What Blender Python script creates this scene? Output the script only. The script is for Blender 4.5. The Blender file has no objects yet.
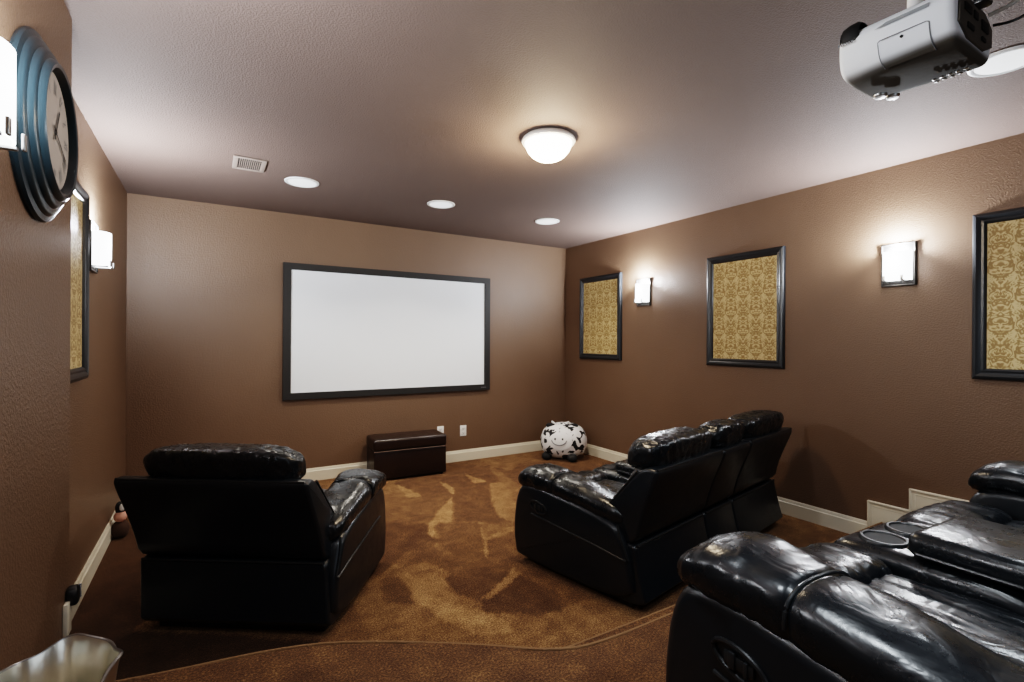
import bpy, bmesh, math, random
from mathutils import Vector, Matrix, noise
random.seed(7)
S = bpy.context.scene
COL = S.collection
PI = math.pi

# ------------------------------------------------------------------ materials
def new_mat(name):
    m = bpy.data.materials.new(name); m.use_nodes = True
    nt = m.node_tree; b = nt.nodes['Principled BSDF']
    return m, nt, b

def N(nt, typ, **kw):
    n = nt.nodes.new(typ)
    for k, v in kw.items():
        if k == 'inp':
            for a, c in v.items(): n.inputs[a].default_value = c
        else: setattr(n, k, v)
    return n

def ramp(nt, stops, interp='LINEAR'):
    r = nt.nodes.new('ShaderNodeValToRGB'); r.color_ramp.interpolation = interp
    e = r.color_ramp.elements
    while len(e) < len(stops): e.new(0.5)
    for i, (p, c) in enumerate(stops):
        e[i].position = p; e[i].color = (*c, 1) if len(c) == 3 else c
    return r

def simple(name, col, rough=.5, metal=0, spec=.5, emit=None, es=0, bump=None):
    m, nt, b = new_mat(name)
    b.inputs['Base Color'].default_value = (*col, 1)
    b.inputs['Roughness'].default_value = rough
    b.inputs['Metallic'].default_value = metal
    b.inputs['Specular IOR Level'].default_value = spec
    if emit:
        b.inputs['Emission Color'].default_value = (*emit, 1)
        b.inputs['Emission Strength'].default_value = es
    sc, st = bump or (60, .04)
    tc = N(nt, 'ShaderNodeTexCoord'); nz = N(nt, 'ShaderNodeTexNoise', inp={'Scale': sc, 'Detail': 3})
    bp = N(nt, 'ShaderNodeBump', inp={'Strength': st, 'Distance': .01})
    nt.links.new(tc.outputs['Object'], nz.inputs['Vector']); nt.links.new(nz.outputs['Fac'], bp.inputs['Height'])
    nt.links.new(bp.outputs['Normal'], b.inputs['Normal'])
    return m

def paint(name, col, var, rough, scale, strength):
    """orange-peel textured wall paint"""
    m, nt, b = new_mat(name)
    tc = N(nt, 'ShaderNodeTexCoord')
    n1 = N(nt, 'ShaderNodeTexNoise', inp={'Scale': scale, 'Detail': 2.5, 'Roughness': .55})
    n2 = N(nt, 'ShaderNodeTexNoise', inp={'Scale': 1.3, 'Detail': 3})
    nt.links.new(tc.outputs['Object'], n1.inputs['Vector']); nt.links.new(tc.outputs['Object'], n2.inputs['Vector'])
    r = ramp(nt, [(.3, tuple(c * (1 - var) for c in col)), (.7, tuple(c * (1 + var) for c in col))])
    nt.links.new(n2.outputs['Fac'], r.inputs['Fac']); nt.links.new(r.outputs['Color'], b.inputs['Base Color'])
    sh = ramp(nt, [(.42, (0, 0, 0)), (.62, (1, 1, 1))])
    nt.links.new(n1.outputs['Fac'], sh.inputs['Fac'])
    bp = N(nt, 'ShaderNodeBump', inp={'Strength': strength, 'Distance': .004})
    nt.links.new(sh.outputs['Color'], bp.inputs['Height']); nt.links.new(bp.outputs['Normal'], b.inputs['Normal'])
    b.inputs['Roughness'].default_value = rough
    b.inputs['Specular IOR Level'].default_value = .45
    return m

def leather(name, col, rough=.33, wr=.35, sc=14, crease=0):
    m, nt, b = new_mat(name); L = nt.links.new
    tc = N(nt, 'ShaderNodeTexCoord')
    fine = N(nt, 'ShaderNodeTexVoronoi', inp={'Scale': 150})
    cre = N(nt, 'ShaderNodeTexNoise', inp={'Scale': sc, 'Detail': 3, 'Roughness': .55, 'Distortion': .6})
    L(tc.outputs['Object'], fine.inputs['Vector']); L(tc.outputs['Object'], cre.inputs['Vector'])
    b1 = N(nt, 'ShaderNodeBump', inp={'Strength': .08, 'Distance': .001})
    b2 = N(nt, 'ShaderNodeBump', inp={'Strength': wr, 'Distance': .012})
    L(fine.outputs['Distance'], b1.inputs['Height']); L(cre.outputs['Fac'], b2.inputs['Height']); L(b1.outputs['Normal'], b2.inputs['Normal'])
    last = b2
    if crease:
        # stretched folds: thin valleys where the warped noise crosses its middle
        mp = N(nt, 'ShaderNodeMapping'); mp.inputs['Scale'].default_value = (1.6, .75, 1.0); L(tc.outputs['Object'], mp.inputs['Vector'])
        rn = N(nt, 'ShaderNodeTexNoise', inp={'Scale': 8, 'Detail': 2.5, 'Roughness': .5, 'Distortion': 1.2}); L(mp.outputs['Vector'], rn.inputs['Vector'])
        rr = ramp(nt, [(.38, (1, 1, 1)), (.49, (.25, .25, .25)), (.51, (.25, .25, .25)), (.62, (1, 1, 1))]); L(rn.outputs['Fac'], rr.inputs['Fac'])
        b3 = N(nt, 'ShaderNodeBump', inp={'Strength': crease, 'Distance': .010}); L(rr.outputs['Color'], b3.inputs['Height']); L(b2.outputs['Normal'], b3.inputs['Normal']); last = b3
    L(last.outputs['Normal'], b.inputs['Normal'])
    n3 = N(nt, 'ShaderNodeTexNoise', inp={'Scale': 18, 'Detail': 5, 'Roughness': .65}); L(tc.outputs['Object'], n3.inputs['Vector'])
    r = ramp(nt, [(.3, (rough - .045,) * 3), (.7, (rough + .06,) * 3)])
    L(n3.outputs['Fac'], r.inputs['Fac']); L(r.outputs['Color'], b.inputs['Roughness'])
    b.inputs['Base Color'].default_value = (*col, 1)
    b.inputs['Specular IOR Level'].default_value = .55
    return m

def carpet(name, attr):
    m, nt, b = new_mat(name)
    tc = N(nt, 'ShaderNodeTexCoord')
    L = nt.links.new
    at = N(nt, 'ShaderNodeAttribute', attribute_name='nap_shade')
    fib = N(nt, 'ShaderNodeTexNoise', inp={'Scale': 130, 'Detail': 4, 'Roughness': .75})
    mott = N(nt, 'ShaderNodeTexNoise', inp={'Scale': 9, 'Detail': 6, 'Roughness': .7})
    for n in (fib, mott): L(tc.outputs['Object'], n.inputs['Vector'])
    # nap direction per pass of the vacuum plus painted recliner shade, mottled
    mix = N(nt, 'ShaderNodeMath', operation='MULTIPLY_ADD', inp={1: .75, 2: -.375}); L(mott.outputs['Fac'], mix.inputs[0])
    add = N(nt, 'ShaderNodeMath', operation='ADD'); L(mix.outputs[0], add.inputs[1])
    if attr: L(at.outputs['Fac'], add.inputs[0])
    else: add.inputs[0].default_value = .36
    f2 = N(nt, 'ShaderNodeMath', operation='MULTIPLY_ADD', inp={1: 2.0, 2: -1.0}); L(fib.outputs['Fac'], f2.inputs[0])
    ad2 = N(nt, 'ShaderNodeMath', operation='ADD'); L(add.outputs[0], ad2.inputs[0]); L(f2.outputs[0], ad2.inputs[1])
    r = ramp(nt, [(.0, (.020, .009, .006)), (.32, (.070, .031, .016)), (.58, (.18, .095, .040)), (.85, (.41, .25, .115)), (1, (.58, .39, .20))])
    L(ad2.outputs[0], r.inputs['Fac']); L(r.outputs['Color'], b.inputs['Base Color'])
    bp = N(nt, 'ShaderNodeBump', inp={'Strength': .9, 'Distance': .008}); L(fib.outputs['Fac'], bp.inputs['Height'])
    L(bp.outputs['Normal'], b.inputs['Normal'])
    b.inputs['Roughness'].default_value = .95; b.inputs['Specular IOR Level'].default_value = .15
    b.inputs['Sheen Weight'].default_value = .25; b.inputs['Sheen Tint'].default_value = (.8, .5, .3, 1)
    return m

def damask(name):
    """mirrored scrolling ornament in two golds"""
    m, nt, b = new_mat(name); L = nt.links.new
    tc = N(nt, 'ShaderNodeTexCoord'); sp = N(nt, 'ShaderNodeSeparateXYZ'); L(tc.outputs['Object'], sp.inputs[0])
    def M(op, a, c=None, d=None):
        n = N(nt, 'ShaderNodeMath', operation=op)
        for i, v in enumerate((a, c, d)):
            if v is None: continue
            if hasattr(v, 'is_linked') or isinstance(v, bpy.types.NodeSocket): L(v, n.inputs[i])
            else: n.inputs[i].default_value = v
        return n.outputs[0]
    pw, ph = .235, .33
    z = M('DIVIDE', sp.outputs['Z'], ph); x = M('DIVIDE', sp.outputs['X'], pw)
    def lay(ox, oz):
        fx = M('PINGPONG', M('ADD', x, ox), .5); fz = M('FRACT', M('ADD', z, oz))
        return fx, fz
    fx, fz = lay(0, 0); gx, gz = lay(.5, .5)
    def field(fx, fz, seed):
        cb = N(nt, 'ShaderNodeCombineXYZ'); L(fx, cb.inputs[0]); L(fz, cb.inputs[1]); cb.inputs[2].default_value = seed
        nz = N(nt, 'ShaderNodeTexNoise', inp={'Scale': 5.2, 'Detail': 1.5, 'Distortion': 1.6}); L(cb.outputs[0], nz.inputs['Vector'])
        d = M('SQRT', M('ADD', M('POWER', M('MULTIPLY', fx, 2.0), 2), M('POWER', M('MULTIPLY', M('SUBTRACT', fz, .5), 1.6), 2)))
        return nz.outputs['Fac'], d
    n1, d1 = field(fx, fz, 1.7); n2, d2 = field(gx, gz, 1.7)
    sel = M('LESS_THAN', d1, d2)
    nn = N(nt, 'ShaderNodeMix', data_type='FLOAT'); L(sel, nn.inputs[0]); L(n2, nn.inputs[2]); L(n1, nn.inputs[3])
    dd = M('MINIMUM', d1, d2)
    v = M('ADD', M('MULTIPLY', nn.outputs[0], 3.6), M('MULTIPLY', dd, 3.4))
    wav = M('PINGPONG', v, .5)
    r = ramp(nt, [(.2, (.30, .19, .065)), (.45, (.37, .25, .095)), (.6, (.53, .40, .19)), (.85, (.63, .50, .27))])
    L(M('MULTIPLY', wav, 2.0), r.inputs['Fac']); L(r.outputs['Color'], b.inputs['Base Color'])
    wv = N(nt, 'ShaderNodeTexNoise', inp={'Scale': 400}); L(tc.outputs['Object'], wv.inputs['Vector'])
    bp = N(nt, 'ShaderNodeBump', inp={'Strength': .2, 'Distance': .002}); L(wv.outputs['Fac'], bp.inputs['Height']); L(bp.outputs['Normal'], b.inputs['Normal'])
    b.inputs['Roughness'].default_value = .55
    return m

def cowhide(name):
    m, nt, b = new_mat(name); L = nt.links.new
    tc = N(nt, 'ShaderNodeTexCoord')
    vo = N(nt, 'ShaderNodeTexNoise', inp={'Scale': 17, 'Detail': 1.2, 'Roughness': .4, 'Distortion': .35}); L(tc.outputs['Object'], vo.inputs['Vector'])
    r = ramp(nt, [(.545, (.83, .83, .84)), (.562, (.012, .012, .014))]); L(vo.outputs['Fac'], r.inputs['Fac'])
    L(r.outputs['Color'], b.inputs['Base Color']); b.inputs['Roughness'].default_value = .7
    return m

def glow(name, col, s, base=(.9, .9, .9)):
    m = simple(name, base, .4, emit=col, es=s, bump=(20, .0)); return m

M_WALL = paint('brown_wall_paint', (.161, .101, .065), .06, .42, 105, .26)
M_CEIL = paint('taupe_ceiling_paint', (.150, .108, .092), .05, .75, 120, .34)
M_TRIM = simple('cream_gloss_trim', (.72, .66, .54), .35)
M_CARPET = carpet('brown_carpet_nap_shade', True)
M_STEP = carpet('brown_carpet_steps', False)
M_BLK = leather('black_leather', (.0070, .0105, .0150), .33, .14, 5)
M_BLKP = leather('black_leather_padded', (.0060, .0085, .0115), .28, .16, 6, .11)
M_PIPE = simple('black_piping', (.02, .022, .024), .3)
M_PLAST = simple('black_plastic', (.012, .012, .013), .35)
M_BROWN = leather('dark_brown_leather', (.018, .0085, .006), .32, .12)
M_STITCH = simple('tan_welt_seam', (.12, .085, .065), .5)
M_FRAME = simple('black_lacquer_frame', (.022, .025, .029), .3)
M_DAMASK = damask('gold_damask_fabric')
M_SCREEN = simple('screen_fabric', (.86, .90, .94), .75, bump=(300, .03))
M_VELVET = simple('black_velvet_frame', (.015, .014, .014), .6)
M_GLASS = glow('lit_frosted_glass', (.93, .97, 1.0), 5.5)
M_BOWL = glow('lit_alabaster_glass', (1.0, .86, .62), 14)
M_CAN = glow('recessed_lens', (.92, .98, 1.0), .75)
M_CANTRIM = simple('white_lamp_trim', (.85, .86, .86), .4)
M_STEEL = simple('brushed_nickel', (.42, .42, .42), .3, 1)
M_SATIN = simple('satin_nickel', (.80, .77, .72), .5, .1)
M_DKSTEEL = simple('dark_bronze', (.11, .105, .10), .35, .8)
M_WHITE = simple('white_plastic', (.82, .81, .79), .35)
M_PROJ = simple('pale_grey_projector_shell', (.80, .82, .84), .38)
M_PROJD = simple('projector_underside', (.085, .075, .062), .5)
def shade_underside(m):  # paints the shade of the underside into the shell colour by height
    nt = m.node_tree; b = nt.nodes['Principled BSDF']; tc = N(nt, 'ShaderNodeTexCoord'); sp = N(nt, 'ShaderNodeSeparateXYZ')
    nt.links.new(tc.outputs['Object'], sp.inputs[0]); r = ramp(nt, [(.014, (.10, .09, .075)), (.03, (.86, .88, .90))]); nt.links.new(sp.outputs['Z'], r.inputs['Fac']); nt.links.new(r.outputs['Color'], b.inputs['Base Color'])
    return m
M_SHELL = shade_underside(simple('projector_shell_shaded_underside', (.7, .7, .7), .75, 0, .12))
M_GREY = simple('grey_print', (.20, .21, .22), .5)
M_CLOCK = simple('blue_black_clock_case', (.008, .015, .019), .3, 0, .5)
M_FACE = simple('cream_clock_face', (.46, .42, .39), .6)
M_BIN = simple('hammered_silver', (.74, .71, .63), .3, 1, bump=(16, .25))
M_COW = cowhide('cow_print_plush')
M_WPLUSH = simple('white_plush', (.85, .85, .86), .85, bump=(120, .3))
M_BPLUSH = simple('black_plush', (.015, .015, .016), .8, bump=(120, .3))
M_VENT = simple('vent_enamel', (.30, .25, .22), .45)
M_DARK = simple('dark_void', (.006, .006, .006), .7)
M_SKIN = simple('pinkish_fabric', (.62, .33, .25), .7)
M_CABLE = simple('white_cable', (.62, .60, .55), .45)

# ------------------------------------------------------------------ mesh helpers
def mk(name, verts, faces, mat, parent=None, sharp=40, smooth=True, loc=None):
    me = bpy.data.meshes.new(name)
    me.from_pydata([tuple(v) for v in verts], [], faces)
    bm = bmesh.new(); bm.from_mesh(me); bmesh.ops.recalc_face_normals(bm, faces=bm.faces); bm.to_mesh(me); bm.free()
    if smooth:
        for p in me.polygons: p.use_smooth = True
        if sharp: me.set_sharp_from_angle(angle=math.radians(sharp))
    me.materials.append(mat)
    o = bpy.data.objects.new(name, me); COL.objects.link(o)
    if parent: o.parent = parent
    if loc: o.location = loc
    return o

class B:
    """collects pieces of ONE part"""
    def __init__(s): s.v = []; s.f = []
    def add(s, v, f):
        k = len(s.v); s.v += [tuple(a) for a in v]; s.f += [tuple(i + k for i in q) for q in f]; return s
    def xf(s, fn): s.v = [tuple(fn(Vector(a))) for a in s.v]; return s
    def out(s, name, mat, parent=None, **k): return mk(name, s.v, s.f, mat, parent, **k)

def bm_out(bm):
    bm.verts.ensure_lookup_table()
    for i, v in enumerate(bm.verts): v.index = i
    r = [v.co.copy() for v in bm.verts], [[v.index for v in f.verts] for f in bm.faces]
    bm.free(); return r

def box(c, s, bev=0, seg=2):
    bm = bmesh.new(); bmesh.ops.create_cube(bm, size=1)
    for v in bm.verts: v.co = Vector((v.co.x * s[0] + c[0], v.co.y * s[1] + c[1], v.co.z * s[2] + c[2]))
    if bev: bmesh.ops.bevel(bm, geom=list(bm.edges), offset=bev, segments=seg, profile=.5, affect='EDGES')
    return bm_out(bm)

def chaikin(p, it=2, closed=True):
    for _ in range(it):
        q = []; n = len(p)
        for i in range(n if closed else n - 1):
            a, b = Vector(p[i]), Vector(p[(i + 1) % n])
            q += [a * .75 + b * .25, a * .25 + b * .75]
        if not closed: q = [Vector(p[0])] + q + [Vector(p[-1])]
        p = q
    return [Vector(a) for a in p]

def inset(p, d):
    n = len(p); A = sum(p[i].x * p[(i + 1) % n].y - p[(i + 1) % n].x * p[i].y for i in range(n)); sg = 1 if A > 0 else -1
    out = []
    for i in range(n):
        a, b, c = p[i - 1], p[i], p[(i + 1) % n]
        n1 = Vector((-(b - a).y, (b - a).x)); n2 = Vector((-(c - b).y, (c - b).x))
        if n1.length > 1e-9: n1.normalize()
        if n2.length > 1e-9: n2.normalize()
        m = n1 + n2
        if m.length < 1e-6: m = n1
        m.normalize(); k = max(.5, m.dot(n1) if n1.length else 1)
        out.append(b + m * (d * sg / k))
    return out

def puff(prof, t0, t1, r, axis='x', it=2, n=4, dome=0):
    """profile (a,b) extruded along axis with rounded rims; axis x: a=y,b=z"""
    p = chaikin(prof, it) if it else [Vector(a) for a in prof]
    lay = []
    for k in range(n + 1):
        a = k / n * PI / 2; lay.append((t0 + r * (1 - math.sin(a)), r * (1 - math.cos(a))))
    loops = [(t, i) for t, i in reversed([(t0 + r * (1 - math.sin(k / n * PI / 2)), r * (1 - math.sin(PI / 2 - k / n * PI / 2 + 0)) ) for k in range(n + 1)])]
    # quarter-round at each end: (t offset, inset)
    seq = [(t0 + r * (1 - math.cos(k / n * PI / 2)), r * (1 - math.sin(k / n * PI / 2))) for k in range(n + 1)]
    seq += [(t1 - r * (1 - math.cos(k / n * PI / 2)), r * (1 - math.sin(k / n * PI / 2))) for k in range(n, -1, -1)]
    v, f = [], []; m = len(p)
    for t, ins in seq:
        for q in inset(p, ins):
            v.append((t, q.x, q.y) if axis == 'x' else (q.x, t, q.y) if axis == 'y' else (q.x, q.y, t))
    for j in range(len(seq) - 1):
        for i in range(m):
            f.append((j * m + i, j * m + (i + 1) % m, (j + 1) * m + (i + 1) % m, (j + 1) * m + i))
    f.append(tuple(range(m))[::-1]); f.append(tuple((len(seq) - 1) * m + i for i in range(m)))
    return v, f

def pillow(c, s, e=3.2, n=14, amp=0, fr=(9, 9, 9), seed=0, shape=None):
    """superellipsoid cushion, wrinkled"""
    bm = bmesh.new(); bmesh.ops.create_cube(bm, size=2)
    bmesh.ops.subdivide_edges(bm, edges=list(bm.edges), cuts=n, use_grid_fill=True)
    for v in bm.verts:
        p = v.co.copy(); p = Vector([math.sin(a * PI / 4) / math.sin(PI / 4) for a in p])
        q = p / ((abs(p.x) ** e + abs(p.y) ** e + abs(p.z) ** e) ** (1 / e))
        w = Vector((q.x * s[0] / 2, q.y * s[1] / 2, q.z * s[2] / 2))
        if shape: w = shape(w)
        if amp:
            nn = Vector((q.x / s[0], q.y / s[1], q.z / s[2])).normalized()
            h = noise.noise(Vector((w.x * fr[0] + seed, w.y * fr[1], w.z * fr[2])))
            h2 = noise.noise(Vector((w.x * fr[0] * 2.3 + seed, w.y * fr[1] * 2.3 + 5, w.z * fr[2] * 2.3)))
            w += nn * amp * (-abs(h) * 1.6 - abs(h2) * .7 + .5)
        v.co = w + Vector(c)
    return bm_out(bm)

def loft(secs, cap=True):
    v, f = [], []; m = len(secs[0])
    for s in secs: v += list(s)
    for j in range(len(secs) - 1):
        for i in range(m): f.append((j * m + i, j * m + (i + 1) % m, (j + 1) * m + (i + 1) % m, (j + 1) * m + i))
    if cap: f.append(tuple(range(m))[::-1]); f.append(tuple((len(secs) - 1) * m + i for i in range(m)))
    return v, f

def tube(path, r, seg=8, closed=False):
    P = [Vector(p) for p in path]; n = len(P); secs = []
    up = Vector((0, 0, 1))
    for i in range(n):
        if closed: t = P[(i + 1) % n] - P[i - 1]
        else: t = P[min(i + 1, n - 1)] - P[max(i - 1, 0)]
        t.normalize(); a = t.cross(up if abs(t.z) < .9 else Vector((1, 0, 0))).normalized(); b = t.cross(a)
        rr = r[i] if isinstance(r, (list, tuple)) else r
        secs.append([P[i] + a * rr * math.cos(k / seg * 2 * PI) + b * rr * math.sin(k / seg * 2 * PI) for k in range(seg)])
    if closed: secs.append(secs[0])
    return loft(secs, not closed)

def lathe(prof, seg=40, c=(0, 0, 0), axis='z', cap=False):
    v, f = [], []; n = len(prof)
    for k in range(seg):
        a = k / seg * 2 * PI
        for r, h in prof:
            x, y = r * math.cos(a), r * math.sin(a)
            p = (x, y, h) if axis == 'z' else (h, x, y) if axis == 'x' else (x, h, y)
            v.append((p[0] + c[0], p[1] + c[1], p[2] + c[2]))
    for k in range(seg):
        for j in range(n - 1):
            f.append((k * n + j, ((k + 1) % seg) * n + j, ((k + 1) % seg) * n + j + 1, k * n + j + 1))
    if cap:
        f.append(tuple(k * n for k in range(seg))); f.append(tuple(k * n + n - 1 for k in range(seg)))
    return v, f

def spl(pts, n=24):
    """smooth open path through points"""
    return chaikin(pts, 3, False)

# ------------------------------------------------------------------ object helpers
def thing(name, label, cat, loc=(0, 0, 0), rz=0, group=None):
    o = bpy.data.objects.new(name, None); COL.objects.link(o); o.empty_display_size = .05
    o.location = loc; o.rotation_euler = (0, 0, rz); o['label'] = label; o['category'] = cat
    if group: o['group'] = group
    return o
def tag(o, label, cat, group=None):
    o['label'] = label; o['category'] = cat
    if group: o['group'] = group
    return o
def struct(o): o['kind'] = 'structure'; return o
def dup(root, loc, rz, label=None, group=None):
    r = root.copy(); COL.objects.link(r); r.location = loc; r.rotation_euler = (0, 0, rz)
    if label: r['label'] = label
    if group: r['group'] = group
    for ch in list(root.children):
        c = ch.copy(); COL.objects.link(c); c.parent = r
        for g in ch.children:
            d = g.copy(); COL.objects.link(d); d.parent = c
    return r

# ------------------------------------------------------------------ room shell
XL, XR, XJ, YF, YB, ZC, YJ = -.579, 3.923, -.444, 5.1, -1.7, 2.558, 2.445
def wallbox(name, a, b, mat):
    c = [(a[i] + b[i]) / 2 for i in range(3)]; s = [abs(b[i] - a[i]) for i in range(3)]
    v, f = box(c, s); return struct(mk(name, v, f, mat, smooth=False))
wallbox('wall_far', (XL - .15, YF, -.1), (XR + .15, YF + .15, ZC + .1), M_WALL)
wallbox('wall_right', (XR, YB - .15, -.1), (XR + .15, YF, ZC + .1), M_WALL)
wallbox('wall_left', (XL - .15, YJ, -.1), (XL, YF, ZC + .1), M_WALL)
wallbox('wall_left_near', (XL - .15, YB - .15, -.1), (XJ, YJ, ZC + .1), M_WALL)
wallbox('wall_rear', (XJ, YB - .15, -.1), (XR, YB, ZC + .1), M_WALL)
wallbox('ceiling', (XL - .15, YB - .15, ZC), (XR + .15, YF + .15, ZC + .12), M_CEIL)

# floor: fine grid that carries the nap of the carpet and a painted shade as an attribute
# (tone, outline on the floor) of the vacuum passes and of one painted shadow
NAP_SHADE = [
 (0.12, [(-.8,1.9),(.30,1.9),(.44,2.38),(-.3,2.9),(.05,3.6),(-.1,4.6),(-.8,4.6)]),  # recliner's shadow painted into the carpet tone, not a vacuum pass
 (0.33, [(1.01,3.73),(1.41,3.52),(1.31,3.17),(1.08,3.06),(0.88,2.87),(0.79,2.92)]),
 (0.44, [(1.24,4.29),(1.82,4.01),(1.81,3.95),(1.41,3.49),(1.07,3.69)]),
 (0.52, [(1.32,4.74),(1.5,4.59),(1.48,4.15),(1.21,4.31)]),
 (0.38, [(1.63,4.56),(1.9,4.49),(1.84,4.0),(1.59,4.11)]),
 (0.34, [(1.89,4.49),(2.24,4.56),(2.18,4.24),(2.0,4.3),(1.95,4.21)]),
 (0.36, [(2.26,4.6),(2.61,4.76),(2.53,4.3),(2.34,4.14),(2.31,4.21)]),
 (0.60, [(2.31,4.16),(2.53,4.12),(2.5,3.88),(2.23,3.74),(2.23,3.47),(2.02,3.13),(1.92,3.3),(2.03,3.65)]),
 (0.50, [(2.63,4.81),(2.63,4.54),(2.56,4.28),(2.5,3.92),(2.33,3.79),(2.42,4.19)]),
 (0.37, [(2.97,4.67),(3.23,4.52),(2.96,4.14),(2.52,3.91),(2.61,4.35)]),
 (0.38, [(2.01,4.3),(2.3,4.17),(2.04,3.68),(1.86,3.15),(1.75,3.31),(1.58,3.42)]),
 (0.43, [(1.46,3.43),(1.74,3.3),(1.57,2.93),(1.44,2.62),(1.32,2.6),(1.27,3.02)]),
 (0.42, [(1.6,2.95),(1.87,3.02),(1.68,2.6),(1.41,2.55)]),
 (0.62, [(1.14,2.71),(1.14,2.47),(1.13,2.34),(0.93,2.46),(0.95,2.79)]),
 (0.31, [(1.14,2.62),(1.36,2.58),(1.55,2.52),(1.23,2.31),(1.16,2.4)]),
 (0.36, [(0.86,2.81),(0.95,2.79),(0.93,2.46),(0.78,2.55)]),
 (0.28, [(1.22,2.29),(1.55,2.47),(1.63,2.15),(1.51,1.99),(1.17,2.2)]),
 (0.66, [(1.5,4.59),(1.47,4.13),(1.6,4.11),(1.57,4.31)]),
 (0.66, [(1.89,4.49),(1.85,4.0),(1.93,4.15),(1.93,4.34)]),
 (0.66, [(1.81,3.95),(1.57,3.42),(1.46,3.45),(1.31,3.19),(1.33,3.31),(1.42,3.48),(1.59,3.72)]),
 (0.60, [(2.25,4.61),(2.17,4.24),(2.31,4.22)]),
 (0.68, [(1.75,3.32),(1.59,2.96),(1.43,2.59),(1.61,2.95)]),
 (0.64, [(1.6,2.98),(1.87,3.04),(1.97,3.11),(1.84,3.12)]),
 (0.62, [(1.23,2.31),(1.56,2.49),(1.58,2.55),(1.55,2.52)]),
 (0.70, [(1.0,2.81),(1.02,2.49),(1.25,2.06),(1.24,1.97),(1.05,2.03),(0.96,2.27),(0.95,2.53)]),
 (0.62, [(1.29,1.93),(1.43,2.01),(1.49,2.01),(1.31,1.89)]),
 (0.60, [(1.24,2.33),(1.59,2.51),(1.58,2.46),(1.26,2.28)]),
]
def floor_mesh():
    nx, ny = 226, 340; x0, x1, y0, y1 = XL - .15, XR + .15, YB - .15, YF + .15
    v, f = [], []
    for j in range(ny + 1):
        for i in range(nx + 1): v.append((x0 + (x1 - x0) * i / nx, y0 + (y1 - y0) * j / ny, 0))
    for j in range(ny):
        for i in range(nx): a = j * (nx + 1) + i; f.append((a, a + 1, a + nx + 2, a + nx + 1))
    o = struct(mk('floor', v, f, M_CARPET, smooth=False))
    at = o.data.attributes.new('nap_shade', 'FLOAT', 'POINT')
    cells = []
    rnd = random.Random(5)
    for k in range(70): cells.append((rnd.uniform(x0, x1), rnd.uniform(y0, y1), rnd.uniform(.34, .6)))
    def inside(x, y, P):
        r = False; n = len(P)
        for i in range(n):
            a, b = P[i], P[i - 1]
            if (a[1] > y) != (b[1] > y) and x < (b[0] - a[0]) * (y - a[1]) / (b[1] - a[1]) + a[0]: r = not r
        return r
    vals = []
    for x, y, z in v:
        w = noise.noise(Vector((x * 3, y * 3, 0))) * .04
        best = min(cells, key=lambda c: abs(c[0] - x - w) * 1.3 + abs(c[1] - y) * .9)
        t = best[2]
        for tone, P in NAP_SHADE:
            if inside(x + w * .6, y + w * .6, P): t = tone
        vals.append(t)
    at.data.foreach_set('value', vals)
    return o
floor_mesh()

# carpeted steps and platform
def slab(name, pts, h, mat):
    bm = bmesh.new()
    vs = [bm.verts.new((x, y, 0)) for x, y in pts]; fc = bm.faces.new(vs)
    r = bmesh.ops.extrude_face_region(bm, geom=[fc])
    for e in r['geom']:
        if isinstance(e, bmesh.types.BMVert): e.co.z += h
    top = [e for e in bm.edges if all(abs(v.co.z - h) < 1e-5 for v in e.verts)]
    bmesh.ops.bevel(bm, geom=top, offset=.022, segments=4, profile=.5, affect='EDGES')
    v, f = bm_out(bm); return struct(mk(name, v, f, mat))
def curve2(p): return [(a.x, a.y) for a in chaikin(p, 2, False)]
up_ = curve2([(-.442, 2.02), (-.20, 1.945), (.20, 1.89), (.436, 1.80), (.80, 1.56), (1.03, 1.375), (1.20, 1.335), (1.6, 1.335)])
lo_ = curve2([(-.442, 2.19), (-.18, 2.125), (.24, 2.07), (.50, 1.97), (.90, 1.69), (1.10, 1.575), (1.30, 1.562), (1.7, 1.562)])
slab('floor_step_lower', [(XJ + .002, YB)] + lo_ + [(XR - .002, 1.562), (XR - .002, YB)], .15, M_STEP)
slab('floor_step_upper', [(XJ + .002, YB)] + up_ + [(XR - .002, 1.335), (XR - .002, YB)], .30, M_STEP)

# bound carpet edges along the two step noses
M_BIND = simple('tan_carpet_binding', (.25, .145, .07), .9, bump=(150, .8))
for nm, pts, h in (('trim_4', up_ + [(XR - .02, 1.335)], .30), ('trim_5', lo_ + [(XR - .02, 1.562)], .15)):
    v, f = tube([(x, y - .004, h - .003) for x, y in pts], 0.005, 8); struct(mk(nm, v, f, M_BIND))

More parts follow.
